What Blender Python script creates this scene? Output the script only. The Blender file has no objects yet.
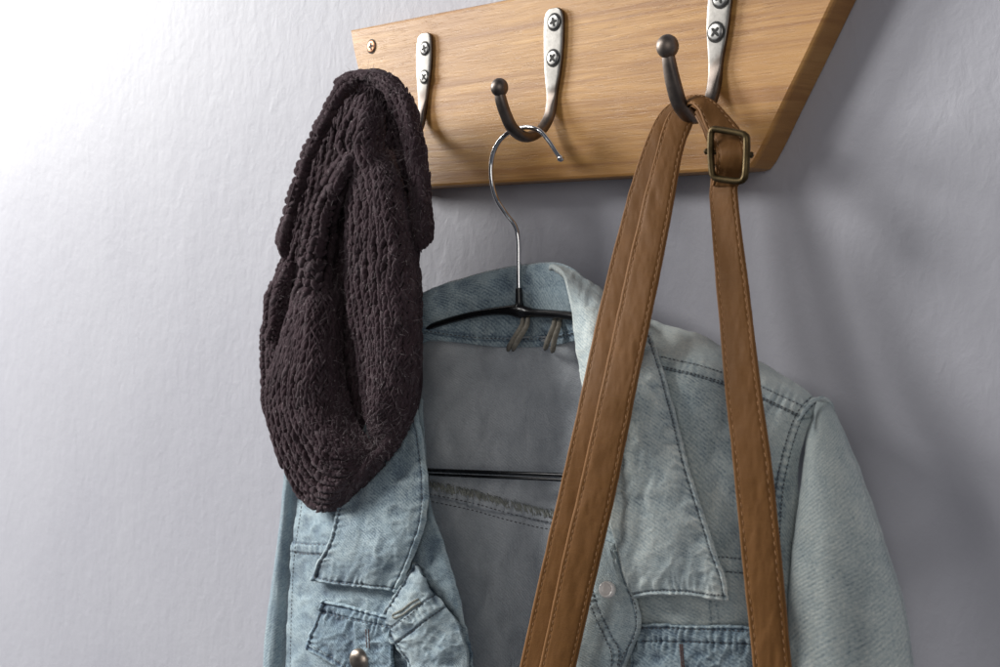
import bpy, math, random
import numpy as np
from mathutils import Vector
from mathutils.bvhtree import BVHTree
random.seed(7); RNG = np.random.default_rng(7)
C = bpy.context.scene.collection
sc = bpy.context.scene

# ---------------------------------------------------------------- camera
DIST = 0.65                      # metres from wall to camera
CZ = 1.60
YAW = math.radians(46.8); PITCH = math.radians(4.16); LENS = 46.0
F = LENS / 36 * 1000
cd = bpy.data.cameras.new('camera'); cam = bpy.data.objects.new('camera', cd); C.objects.link(cam)
cam.location = (0, -DIST, CZ)
cam.rotation_euler = (math.pi/2 - PITCH, 0, YAW)
cd.lens = LENS; cd.sensor_width = 36; cd.clip_start = 0.02; cd.clip_end = 50
cd.dof.use_dof = True; cd.dof.focus_distance = 0.84; cd.dof.aperture_fstop = 13
sc.camera = cam
# ---------------------------------------------------------------- light
w = bpy.data.worlds.new('World'); sc.world = w; w.use_nodes = True
bg = w.node_tree.nodes['Background']; bg.inputs[0].default_value = (0.80, 0.86, 1.0, 1); bg.inputs[1].default_value = 0.105
def area(name, loc, target, sx, sy, power, col):
    l = bpy.data.lights.new(name, 'AREA'); l.shape = 'RECTANGLE'; l.size = sx; l.size_y = sy
    l.energy = power; l.color = col
    o = bpy.data.objects.new(name, l); C.objects.link(o); o.location = loc
    o.rotation_euler = (Vector(target) - Vector(loc)).to_track_quat('-Z', 'Y').to_euler()
    return o
area('window_light', (-4.05, -1.17, 2.58), (-0.9, 0, 1.6), 0.9, 0.9, 174, (1.0, 0.99, 0.96))
area('second_window_light', (-2.5, -1.95, 3.1), (-0.7, 0, 1.5), 0.8, 0.8, 52, (1.0, 0.985, 0.96))
area('fill_light', (1.0, -1.75, 1.95), (-0.6, 0, 1.45), 1.2, 1.2, 11.0, (1.0, 0.95, 0.9))  # added fill, brightens the surfaces turned towards the camera
sc.view_settings.view_transform = 'Standard'; sc.view_settings.look = 'None'
sc.view_settings.exposure = 0.0; sc.view_settings.gamma = 1

# ---------------------------------------------------------------- geometry helpers
sy_, cy_ = math.sin(YAW), math.cos(YAW); sp, cp = math.sin(PITCH), math.cos(PITCH)
FW = np.array([-sy_*cp, cy_*cp, -sp]); RT = np.array([cy_, sy_, 0.0]); UP = np.cross(RT, FW)
CAM = np.array([0, -DIST, CZ])
def rays(px, py):
    px = np.asarray(px, float); py = np.asarray(py, float)
    return FW + ((px-500)/F)[..., None]*RT + ((333.5-py)/F)[..., None]*UP
def P(px, py, d):
    """point at distance d (metres) in front of the wall"""
    r = rays(px, py); t = (DIST - np.asarray(d, float))/r[..., 1]
    return CAM + r*t[..., None]
def PX(px, py, X):
    r = rays(px, py); t = X/r[..., 0]
    return CAM + r*t[..., None]
def project(p):
    q = np.asarray(p) - CAM; z = q@FW
    return 500 + F*(q@RT)/z, 333.5 - F*(q@UP)/z
def crom(c, n, axis=0):
    c = np.moveaxis(np.asarray(c, float), axis, 0); m = len(c)
    t = np.linspace(0, m-1, n); i = np.minimum(t.astype(int), m-2); f = t-i
    cc = np.concatenate([[2*c[0]-c[1]], c, [2*c[-1]-c[-2]]])
    f = f.reshape((-1,)+(1,)*(c.ndim-1))
    a, b, d, e = cc[i], cc[i+1], cc[i+2], cc[i+3]
    r = 0.5*(2*b + (d-a)*f + (2*a-5*b+4*d-e)*f*f + (3*b-a-3*d+e)*f**3)
    return np.moveaxis(r, 0, axis)
def vnoise(p):
    i = np.floor(p).astype(np.int64); f = p-i; u = f*f*(3-2*f); r = 0
    for a in (0, 1):
        for b in (0, 1):
            for c in (0, 1):
                h = (i[..., 0]+a)*374761393 + (i[..., 1]+b)*668265263 + (i[..., 2]+c)*2147483647
                h = (h ^ (h >> 13))*1274126177; h = (h ^ (h >> 16)) & 0xffff
                wgt = (u[..., 0] if a else 1-u[..., 0])*(u[..., 1] if b else 1-u[..., 1])*(u[..., 2] if c else 1-u[..., 2])
                r = r + wgt*h/65535.0
    return r*2-1
def fbm(x, y, z=0.0, o=3):
    r = 0; a = 1.0; s = 1.0
    for k in range(o):
        r = r + a*vnoise(np.stack([x*s+17.3*k, y*s+5.1*k, np.zeros_like(x)+z+3.7*k], -1)); a *= .5; s *= 2.03
    return r
def dist_poly(px, py, poly):
    best = np.full(px.shape, 1e9); S = np.zeros(px.shape); sd = np.zeros(px.shape); acc = 0
    for (x0, y0), (x1, y1) in zip(poly[:-1], poly[1:]):
        dx, dy = x1-x0, y1-y0; L = math.hypot(dx, dy)
        if L < 1e-6: continue
        t = np.clip(((px-x0)*dx+(py-y0)*dy)/L/L, 0, 1)
        ex, ey = px-(x0+t*dx), py-(y0+t*dy); d = np.hypot(ex, ey)
        m = d < best; best = np.where(m, d, best); S = np.where(m, acc+t*L, S)
        sd = np.where(m, np.where(dx*ey-dy*ex > 0, d, -d), sd); acc += L
    return best, S, sd
def smooth_poly(pts, n=None):
    pts = np.array(pts, float)
    if len(pts) < 3: return pts
    return crom(pts, n or len(pts)*8)

def empty(name, loc, label, cat, group=None):
    o = bpy.data.objects.new(name, None); C.objects.link(o); o.location = loc; o.empty_display_size = 0.03
    o['label'] = label; o['category'] = cat
    if group: o['group'] = group
    bpy.context.view_layer.update()
    return o
def root_loc(parent):
    L = np.zeros(3)
    while parent is not None: L = L + np.array(parent.location); parent = parent.parent
    return L
def mesh_obj(name, V, Fc, mat, parent=None, smooth=True, uv=None, attrs=None, mats=None, midx=None):
    V = np.asarray(V, float) - root_loc(parent)
    me = bpy.data.meshes.new(name)
    if isinstance(Fc, np.ndarray):
        n, k = Fc.shape
        me.vertices.add(len(V)); me.vertices.foreach_set('co', V.astype(np.float32).ravel())
        me.loops.add(n*k); me.loops.foreach_set('vertex_index', Fc.astype(np.int32).ravel())
        me.polygons.add(n); me.polygons.foreach_set('loop_start', np.arange(0, n*k, k, dtype=np.int32))
        me.update(calc_edges=True)
    else:
        me.from_pydata([tuple(v) for v in V], [], [tuple(int(i) for i in f) for f in Fc]); me.update()
    me.polygons.foreach_set('use_smooth', [smooth]*len(me.polygons))
    if uv is not None:
        li = np.empty(len(me.loops), np.int32); me.loops.foreach_get('vertex_index', li)
        me.uv_layers.new(name='UVMap').data.foreach_set('uv', np.asarray(uv)[li].astype(np.float32).ravel())
    for k, a in (attrs or {}).items():
        at = me.attributes.new(k, 'FLOAT', 'POINT'); at.data.foreach_set('value', np.asarray(a, np.float32).ravel())
    for m in (mats or [mat]): me.materials.append(m)
    if midx is not None: me.polygons.foreach_set('material_index', np.asarray(midx, np.int32))
    me.update()
    o = bpy.data.objects.new(name, me); C.objects.link(o); o.parent = parent
    return o
def grid_faces(nv, nu, wrap=False):
    i = np.arange(nv-1)[:, None]*nu; j = np.arange(nu if wrap else nu-1)[None]
    j2 = (j+1) % nu
    return np.stack([i+j, i+j2, i+nu+j2, i+nu+j], -1).reshape(-1, 4)
class Surf: pass
def patch(rows, nu, nv, feats=(), base=None):
    """rows of (px, py, d) control points -> smooth displaced cloth sheet"""
    g = crom(crom(np.array(rows, float), nv, 0), nu, 1)
    s = Surf(); s.px, s.py = g[..., 0], g[..., 1]; s.nu, s.nv = nu, nv
    pos = P(s.px, s.py, g[..., 2])
    s.U, s.V = np.meshgrid(np.linspace(0, 1, nu), np.linspace(0, 1, nv))
    N = np.cross(np.gradient(pos, axis=1), np.gradient(pos, axis=0))
    N /= np.linalg.norm(N, axis=-1, keepdims=True)+1e-12
    s.flip = np.mean(np.sum(N*(CAM-pos), -1)) < 0
    if s.flip: N = -N
    h = np.zeros(s.px.shape); wear = np.zeros(s.px.shape)
    for f in feats:
        a, b = f(s); h = h + a; wear = wear + b
    s.pos = pos + N*h[..., None]; s.N = N; s.wear = wear
    s.faces = grid_faces(nv, nu)
    if not s.flip: pass
    lu = np.linalg.norm(np.diff(pos[nv//2], axis=0), axis=1).sum(); lv = np.linalg.norm(np.diff(pos[:, nu//2], axis=0), axis=1).sum()
    s.uv = np.stack([s.U*lu, s.V*lv], -1)
    # winding so that face normals look at the viewer side
    f = s.faces[len(s.faces)//2]; q = s.pos.reshape(-1, 3)[f]
    if np.dot(np.cross(q[1]-q[0], q[2]-q[1]), CAM-q[0]) < 0: s.faces = s.faces[:, ::-1].copy()
    return s
def patch_obj(name, s, mat, parent, thick=0.0016, tint=0.0):
    o = mesh_obj(name, s.pos.reshape(-1, 3), s.faces, mat, parent, uv=s.uv.reshape(-1, 2),
                 attrs={'wear': s.wear.ravel(), 'tint': np.full(s.wear.size, tint)})
    if thick:
        m = o.modifiers.new('thickness', 'SOLIDIFY'); m.thickness = thick; m.offset = -1
    s.bvh = BVHTree.FromPolygons([tuple(p) for p in s.pos.reshape(-1, 3)], [tuple(int(i) for i in f) for f in s.faces])
    s.obj = o
    return o
def hit(s, px, py):
    r = rays(px, py); r = r/np.linalg.norm(r)
    loc, n, i, dd = s.bvh.ray_cast(Vector(CAM), Vector(r))
    if loc is None: return None, None
    n = np.array(n)
    if n@r > 0: n = -n
    return np.array(loc), n
# little ellipsoids in one mesh --------------------------------------------------
def _sph(a, b):
    v = [(0, 0, 1)]
    for i in range(1, b):
        for j in range(a):
            th = math.pi*i/b; ph = 2*math.pi*j/a; v.append((math.sin(th)*math.cos(ph), math.sin(th)*math.sin(ph), math.cos(th)))
    v.append((0, 0, -1)); f = []
    for j in range(a): f.append((0, 1+j, 1+(j+1) % a, 1+(j+1) % a))
    for i in range(b-2):
        for j in range(a):
            p = 1+i*a; f.append((p+j, p+a+j, p+a+(j+1) % a, p+(j+1) % a))
    e = len(v)-1; p = 1+(b-2)*a
    for j in range(a): f.append((p+j, e, p+(j+1) % a, p+(j+1) % a))
    tri = [t[:3] for t in f if t[2] == t[3]]; quad = [t for t in f if t[2] != t[3]]
    for q in quad: tri += [(q[0], q[1], q[2]), (q[0], q[2], q[3])]
    return np.array(v), np.array(tri)
def blobs(name, cs, ax, ay, az, mat, parent, res=(6, 5), attrs=None):
    """cs centres, ax/ay/az full half-axis vectors (n,3)"""
    v, t = _sph(*res)
    cs, ax, ay, az = map(np.asarray, (cs, ax, ay, az))
    V = cs[:, None] + v[None, :, 0:1]*ax[:, None] + v[None, :, 1:2]*ay[:, None] + v[None, :, 2:3]*az[:, None]
    T = (t[None] + (np.arange(len(cs))*len(v))[:, None, None]).reshape(-1, 3)
    at = {k: np.repeat(a, len(v)) for k, a in (attrs or {}).items()}
    return mesh_obj(name, V.reshape(-1, 3), T, mat, parent, attrs=at)
def stitches(name, s, lines, mat, parent, step=5.0, ln=0.36, r=0.00042, lift=0.0001, flat=1.0):
    cs, A, B, D = [], [], [], []
    for line in lines:
        pl = smooth_poly(line); seg = np.hypot(*np.diff(pl, axis=0).T); acc = np.concatenate([[0], np.cumsum(seg)])
        n = max(1, int(acc[-1]/step))
        for k in range(n):
            st = acc[-1]*(k+.5)/n; st += random.uniform(-.2, .2)
            p = [np.array([np.interp(st+e, acc, pl[:, 0]), np.interp(st+e, acc, pl[:, 1])]) for e in (-step*ln, step*ln)]
            a, na = hit(s, *p[0]); b, nb = hit(s, *p[1])
            if a is None or b is None: continue
            t = (b-a)/2; L = np.linalg.norm(t)
            if L > .01 or L < 1e-5: continue
            n_ = na/np.linalg.norm(na); sd = np.cross(t/L, n_)
            cs.append((a+b)/2+n_*lift); A.append(t); B.append(sd*r); D.append(n_*r*flat)
    if cs: return blobs(name, cs, A, B, D, mat, parent)
def tube(name, pts, rad, mat, parent, n=12, res=6, caps=True, flat=None):
    pts = np.array(pts, float); m = len(pts)*res
    rr = np.array(rad if hasattr(rad, '__len__') else [rad]*len(pts), float)
    p = crom(pts, m); rr = crom(rr[:, None], m)[:, 0]
    T = np.gradient(p, axis=0); T /= np.linalg.norm(T, axis=1, keepdims=True)
    nrm = np.cross(T[0], [0, .3, 1.0]); nrm /= np.linalg.norm(nrm)
    V = []
    for i in range(m):
        nrm = nrm - T[i]*(nrm@T[i]); nrm /= np.linalg.norm(nrm); b = np.cross(T[i], nrm)
        for j in range(n):
            a = 2*math.pi*j/n; V.append(p[i]+rr[i]*(math.cos(a)*nrm+math.sin(a)*b))
    Fc = [tuple(f) for f in grid_faces(m, n, True)]
    if caps: Fc.append(tuple(range(n))[::-1]); Fc.append(tuple(range((m-1)*n, m*n)))
    return V, Fc
def tube_obj(name, pts, rad, mat, parent, **k):
    V, Fc = tube(name, pts, rad, mat, parent, **k); return mesh_obj(name, V, Fc, mat, parent)

# ---------------------------------------------------------------- materials
class NT:
    def __init__(s, name, rough=.6, metal=0.0, spec=.5):
        s.m = bpy.data.materials.new(name); s.m.use_nodes = True; s.n = s.m.node_tree.nodes; s.l = s.m.node_tree.links
        s.b = s.n['Principled BSDF']; s.b.inputs['Roughness'].default_value = rough; s.b.inputs['Metallic'].default_value = metal
        s.b.inputs['Specular IOR Level'].default_value = spec
    def node(s, t, **k):
        o = s.n.new(t)
        for a, b in k.items(): setattr(o, a, b)
        return o
    def put(s, sock, v):
        if isinstance(v, bpy.types.NodeSocket): s.l.new(v, sock)
        else:
            if isinstance(v, tuple) and len(v) == 3 and sock.type == 'RGBA': v = v+(1,)
            sock.default_value = v
    def noise(s, vec, scale, detail=4, rough=.5, dist=0.0):
        o = s.node('ShaderNodeTexNoise'); s.put(o.inputs['Vector'], vec); o.inputs['Scale'].default_value = scale
        o.inputs['Detail'].default_value = detail; o.inputs['Roughness'].default_value = rough; o.inputs['Distortion'].default_value = dist
        return o.outputs['Fac']
    def map(s, vec, scale=(1, 1, 1), rot=(0, 0, 0)):
        o = s.node('ShaderNodeMapping'); s.put(o.inputs['Vector'], vec); o.inputs['Scale'].default_value = scale; o.inputs['Rotation'].default_value = rot
        return o.outputs['Vector']
    def coord(s, w='Object'): return s.node('ShaderNodeTexCoord').outputs[w]
    def math(s, op, a, b=0.0, c=None, clamp=False):
        o = s.node('ShaderNodeMath', operation=op); o.use_clamp = clamp; s.put(o.inputs[0], a); s.put(o.inputs[1], b)
        if c is not None: s.put(o.inputs[2], c)
        return o.outputs[0]
    def ramp(s, f, stops):
        o = s.node('ShaderNodeValToRGB'); s.put(o.inputs[0], f); e = o.color_ramp.elements
        while len(e) < len(stops): e.new(.5)
        for q, (p, c) in zip(e, stops): q.position = p; q.color = (c+(1,)) if len(c) == 3 else c
        return o.outputs[0]
    def mix(s, f, a, b, mode='MIX'):
        o = s.node('ShaderNodeMix', data_type='RGBA', blend_type=mode); s.put(o.inputs[0], f); s.put(o.inputs[6], a); s.put(o.inputs[7], b)
        return o.outputs[2]
    def attr(s, n): return s.node('ShaderNodeAttribute', attribute_name=n).outputs['Fac']
    def wave(s, vec, scale, dist=0.0, ds=1.0):
        o = s.node('ShaderNodeTexWave'); s.put(o.inputs['Vector'], vec); o.inputs['Scale'].default_value = scale
        o.inputs['Distortion'].default_value = dist; o.inputs['Detail Scale'].default_value = ds; o.inputs['Detail'].default_value = 1
        return o.outputs['Fac']
    def bump(s, h, strength, distance, normal=None):
        o = s.node('ShaderNodeBump'); s.put(o.inputs['Height'], h); o.inputs['Strength'].default_value = strength; o.inputs['Distance'].default_value = distance
        if normal is not None: s.put(o.inputs['Normal'], normal)
        return o.outputs[0]
    def color(s, v): s.put(s.b.inputs['Base Color'], v)
    def normal(s, v): s.put(s.b.inputs['Normal'], v)
    def rough(s, v): s.put(s.b.inputs['Roughness'], v)

def mat_wall():
    t = NT('painted_plaster', .62, spec=.35); o = t.coord()
    st = t.map(o, (1, 1, .72))
    a = t.noise(st, 80, 6, .6, .35); b = t.noise(st, 9, 3, .5); c = t.noise(o, 260, 3, .6)
    h = t.math('ADD', t.math('MULTIPLY', a, .75), t.math('MULTIPLY', c, .10)); h = t.math('ADD', h, t.math('MULTIPLY', b, 1.6))
    t.color(t.ramp(t.noise(o, 4, 5), [(.3, (.438, .437, .488)), (.7, (.482, .482, .528))]))
    t.normal(t.bump(h, .36, .0026)); return t.m
def mat_wood():
    t = NT('oiled_oak', .42, spec=.4); o = t.coord()
    wv = t.noise(t.map(o, (3, 3, 5)), 2.2, 3, .5)
    g1 = t.noise(t.map(o, (1.0, 2, 15)), 4.2, 7, .62, 1.6); g2 = t.noise(t.map(o, (7, 8, 150)), 3.0, 6, .7, .8)
    g3 = t.noise(t.map(o, (22, 26, 420)), 3, 3, .6); gl = t.noise(t.map(o, (.5, 2, 46)), 3.5, 4, .55, .6)
    pores = t.math('MULTIPLY', t.ramp(g3, [(.58, (0, 0, 0)), (.68, (1, 1, 1))]), t.ramp(wv, [(.35, (.15,)*3), (.65, (1, 1, 1))]))
    big = t.noise(t.map(o, (1, 1, 2.6)), 6, 3)
    base = t.ramp(g1, [(.22, (.34, .150, .038)), (.42, (.52, .262, .076)), (.58, (.65, .352, .112)), (.8, (.78, .46, .162))])
    base = t.mix(t.ramp(gl, [(.37, (.75,)*3), (.47, (0, 0, 0))]), base, (.38, .17, .052))
    base = t.mix(t.ramp(g2, [(.36, (.45,)*3), (.55, (0, 0, 0))]), base, (.40, .20, .072))
    base = t.mix(t.math('MULTIPLY', pores, .5), base, (.27, .12, .042))
    base = t.mix(t.ramp(big, [(.42, (0, 0, 0)), (.70, (.6,)*3)]), base, (.42, .20, .068))
    e = t.attr('edge'); base = t.mix(t.math('MULTIPLY', e, .5), base, (.20, .088, .028))
    t.color(base); t.rough(t.ramp(g2, [(.3, (.52,)*3), (.7, (.36,)*3)]))
    t.normal(t.bump(t.math('SUBTRACT', g2, t.math('MULTIPLY', pores, .6)), .35, .0006)); return t.m
def mat_denim(name='faded_denim', inner=False):
    t = NT(name, .88, spec=.12); t.b.inputs['Sheen Weight'].default_value = .12; t.b.inputs['Sheen Roughness'].default_value = .5
    uv = t.coord('UV'); wear = t.attr('wear'); tint = t.attr('tint')
    big = t.noise(uv, 16, 4, .55); mid = t.noise(t.map(uv, (1, .7, 1)), 70, 5, .65, .4); fine = t.noise(uv, 700, 3, .7)
    tw = t.wave(t.map(uv, (1, 1, 1), (0, 0, math.radians(58))), 1000/6.283*1.0, .6, 3.0)
    slub = t.noise(t.map(t.map(uv, (1, 1, 1), (0, 0, math.radians(58))), (20, 3, 1)), 45, 3, .6)
    f = t.math('ADD', t.math('MULTIPLY_ADD', big, .40, .19), t.math('MULTIPLY', mid, .42))
    f = t.math('ADD', f, t.math('MULTIPLY', t.math('SUBTRACT', fine, .5), 1.0))
    f = t.math('ADD', f, t.math('MULTIPLY', t.math('SUBTRACT', tw, .5), .11))
    f = t.math('ADD', f, t.math('MULTIPLY', t.math('SUBTRACT', slub, .5), .55))
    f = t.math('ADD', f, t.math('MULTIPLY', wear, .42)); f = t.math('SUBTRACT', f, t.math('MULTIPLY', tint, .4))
    if inner: st = [(.1, (.29, .315, .35)), (.55, (.49, .52, .55)), (.9, (.64, .665, .69))]
    else: st = [(.0, (.055, .078, .112)), (.3, (.185, .235, .272)), (.55, (.385, .452, .468)), (.8, (.55, .605, .59)), (1.0, (.70, .73, .69))]
    col = t.ramp(f, st)
    if not inner:
        bl = t.math('ADD', t.math('SUBTRACT', t.math('MULTIPLY', tint, 1.6), -.02), t.math('MULTIPLY', t.math('SUBTRACT', t.noise(uv, 30, 4, .6, .5), .45), 1.3), clamp=True)
        col = t.mix(t.math('MULTIPLY', bl, .62, clamp=True), col, t.mix(1.0, col, (.72, .90, 1.06), 'MULTIPLY'))
    t.color(col)
    h = t.math('ADD', t.math('MULTIPLY', tw, .5), t.math('MULTIPLY', fine, .9)); n1 = t.bump(h, .5, .0004)
    t.normal(t.bump(mid, .5, .0022, n1)); return t.m
def mat_leather():
    t = NT('brown_leather', .62, spec=.09); uv = t.coord('UV'); o = t.coord()
    a = t.noise(uv, 30, 5, .6); b = t.noise(uv, 900, 3, .6); cr = t.noise(t.map(uv, (1, 5, 1)), 40, 6, .75, 2.2)
    v = t.node('ShaderNodeTexVoronoi'); t.put(v.inputs['Vector'], uv); v.inputs['Scale'].default_value = 1300
    e = t.attr('wear')
    col = t.ramp(a, [(.3, (.152, .070, .022)), (.6, (.170, .079, .0265)), (.8, (.188, .089, .031))])
    crs = t.ramp(cr, [(.44, (0, 0, 0)), (.5, (1, 1, 1)), (.56, (0, 0, 0))])
    col = t.mix(t.math('MULTIPLY', crs, .16), col, (.10, .042, .018))
    col = t.mix(t.math('MULTIPLY', e, 1.0, clamp=True), col, (.36, .19, .09)); t.color(col)
    t.rough(t.ramp(a, [(.3, (.55,)*3), (.7, (.68,)*3)]))
    h = t.math('ADD', t.math('MULTIPLY', v.outputs['Distance'], .5), t.math('MULTIPLY', crs, -.9)); h = t.math('ADD', h, b)
    n1 = t.bump(h, .16, .0003); t.normal(t.bump(a, .12, .0008, n1)); return t.m
def mat_metal(name, c1, c2, rough, scale=90, metal=1.0):
    t = NT(name, rough, metal); o = t.coord(); n = t.noise(o, scale, 5, .65)
    t.color(t.ramp(n, [(.35, c1), (.65, c2)])); r = t.noise(o, scale*2.5, 4, .6)
    t.rough(t.ramp(r, [(.3, (max(.05, rough-.1),)*3), (.7, (rough+.12,)*3)])); t.normal(t.bump(n, .25, .0005)); return t.m
def mat_plain(name, c, rough=.6, metal=0.0, var=.25, scale=300, bump=.3):
    t = NT(name, rough, metal); n = t.noise(t.coord(), scale, 3)
    t.color(t.ramp(n, [(.3, tuple(x*(1-var) for x in c)), (.7, tuple(min(1, x*(1+var)) for x in c))]))
    t.normal(t.bump(n, bump, .0004)); return t.m
def mat_knit():
    t = NT('dark_plum_wool', .95, spec=.08); o = t.coord()
    t.b.inputs['Sheen Weight'].default_value = .18; t.b.inputs['Sheen Roughness'].default_value = .4
    t.b.inputs['Sheen Tint'].default_value = (.75, .66, .68, 1)
    a = t.noise(o, 60, 4, .6); b = t.noise(o, 1400, 3, .7); r = t.attr('rnd')
    col = t.ramp(a, [(.3, (.040, .024, .030)), (.7, (.082, .052, .062))])
    fl = t.ramp(t.math('ADD', t.math('MULTIPLY', r, .35), t.math('MULTIPLY', b, .75)), [(.62, (0, 0, 0)), (.84, (.55,)*3)])
    sp_ = t.ramp(t.noise(o, 520, 1, .4), [(.72, (0, 0, 0)), (.76, (.8,)*3)])
    t.color(t.mix(sp_, t.mix(fl, col, (.25, .205, .22)), (.42, .37, .37)))
    fb = t.noise(t.map(o, (1, 1, .35), (0, .5, 0)), 1500, 3, .7); t.normal(t.bump(t.math('ADD', b, fb), 1.0, .0010)); return t.m

def mat_forged():
    t = NT('forged_iron', .5, 1.0); o = t.coord(); dk = t.attr('dark'); n = t.noise(o, 160, 5, .7); m = t.noise(o, 45, 4, .6)
    light = t.ramp(n, [(.3, (.20, .19, .178)), (.7, (.33, .315, .295))]); dark = t.ramp(m, [(.35, (.11, .092, .082)), (.7, (.27, .225, .195))])
    f = t.math('ADD', dk, t.math('MULTIPLY', t.math('SUBTRACT', n, .5), .5), clamp=True)
    t.color(t.mix(f, light, dark)); t.rough(t.ramp(m, [(.3, (.40,)*3), (.7, (.56,)*3)])); t.normal(t.bump(m, .3, .0006)); return t.m
M = dict(wall=mat_wall(), wood=mat_wood(), denim=mat_denim(), denim_in=mat_denim('denim_reverse', True), leather=mat_leather(),
    steel=mat_metal('brushed_iron', (.27, .258, .25), (.37, .355, .345), .48, 60), iron=mat_metal('dark_forged_iron', (.095, .078, .070), (.23, .195, .17), .36),
    screw=mat_metal('screw_steel', (.22, .215, .21), (.46, .45, .43), .38), recess=mat_plain('screw_recess', (.02, .018, .016), .7, .3),
    copper=mat_metal('copper_screw', (.42, .20, .11), (.62, .32, .19), .42), chrome=mat_metal('chromed_wire', (.62, .63, .64), (.80, .80, .80), .14, 30),
    plastic=mat_plain('black_plastic', (.008, .008, .009), .25, 0, .2, 60, .1), brass=mat_metal('antique_brass', (.065, .046, .022), (.135, .098, .048), .5),
    pewter=mat_metal('worn_snap_metal', (.30, .245, .20), (.52, .46, .40), .36), white_metal=mat_plain('pale_enamel', (.84, .80, .77), .3, 0, .1, 200, .1),
    thread=mat_plain('grey_blue_thread', (.105, .11, .12), .9), thread_tan=mat_plain('tan_cord', (.22, .20, .165), .95), thread_pale=mat_plain('pale_thread', (.30, .31, .28), .95),
    thread_brown=mat_plain('saddle_thread', (.36, .19, .085), .8), thread_red=mat_plain('rust_thread', (.16, .07, .055), .9), knit=mat_knit(),
    fuzz=mat_plain('wool_fuzz', (.34, .29, .30), .9), edge=mat_plain('burnished_edge', (.40, .21, .09), .5))

# ================================================================ WALL
def build_wall():
    nx, nz = 2, 2
    x0, x1, z0, z1, t = -6.0, 1.8, .55, 2.75, .12
    V = [(x0, 0, z0), (x1, 0, z0), (x1, 0, z1), (x0, 0, z1), (x0, t, z0), (x1, t, z0), (x1, t, z1), (x0, t, z1)]
    Fc = [(0, 1, 2, 3), (5, 4, 7, 6), (1, 5, 6, 2), (4, 0, 3, 7), (3, 2, 6, 7), (4, 5, 1, 0)]
    o = mesh_obj('wall', V, Fc, M['wall'], None, smooth=False); o['kind'] = 'structure'
    o['label'] = 'rough plastered wall painted pale lilac grey behind the coat rack'
build_wall()

# ================================================================ COAT RACK
BD = .022                                          # board front, distance from wall
rack = empty('coat_rack', tuple(P(590, 180, 0)), 'oak board wall coat rack with three forged iron hooks, screwed to the plaster wall', 'coat rack')
def build_board():
    out = [(350, 30), (353, 50), (358, 72), (367, 120), (374, 168), (378, 185), (386, 190), (400, 189), (428, 187.5), (520, 182.5), (620, 177.3), (700, 173), (738, 170.8), (746, 170), (751, 168), (757, 160), (768, 139), (783, 107), (806, 60), (837, -5), (877, -88), (881, -98)]
    # top edge follows the same vanishing direction, beyond the picture
    out += [(780, -58), (640, -28.5), (490, 2.5), (420, 16)]
    pl = np.array(out, float); f = P(pl[:, 0], pl[:, 1], np.full(len(pl), BD))
    c = f.mean(0)
    def inset(pts, m):
        n = len(pts); r = []
        for i in range(n):
            a = pts[i]-pts[i-1]; b = pts[(i+1) % n]-pts[i]
            a = a/np.linalg.norm(a); b = b/np.linalg.norm(b)
            na = np.array([a[2], 0, -a[0]]); nb = np.array([b[2], 0, -b[0]]); k = na+nb; k /= np.linalg.norm(k)
            q = pts[i]+k*m
            if np.linalg.norm(q-c) > np.linalg.norm(pts[i]-c): q = pts[i]-k*m
            r.append(q)
        return np.array(r)
    loops = []; n = len(f)
    for k, (m, y) in enumerate([(.0024, BD), (.0008, BD-.0006), (0, BD-.0022), (0, .0025), (.001, .0005)]):
        q = inset(f, m) if m else f.copy(); q[:, 1] = -y; loops.append(q)
    V = np.concatenate(loops); Fc = []
    for k in range(len(loops)-1):
        for i in range(n): j = (i+1) % n; Fc.append((k*n+i, k*n+j, (k+1)*n+j, (k+1)*n+i))
    Fc.append(tuple(range(n))[::-1]); Fc.append(tuple(range((len(loops)-1)*n, len(loops)*n)))
    ed = np.zeros(len(V)); ed[2*n:] = 1; ed[n:2*n] = .5
    o = mesh_obj('board', V, Fc, M['wood'], rack, smooth=False, attrs={'edge': ed})
    import bmesh
    bm = bmesh.new(); bm.from_mesh(o.data); bmesh.ops.recalc_face_normals(bm, faces=bm.faces); bm.to_mesh(o.data); bm.free()
    return o
board = build_board()
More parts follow.
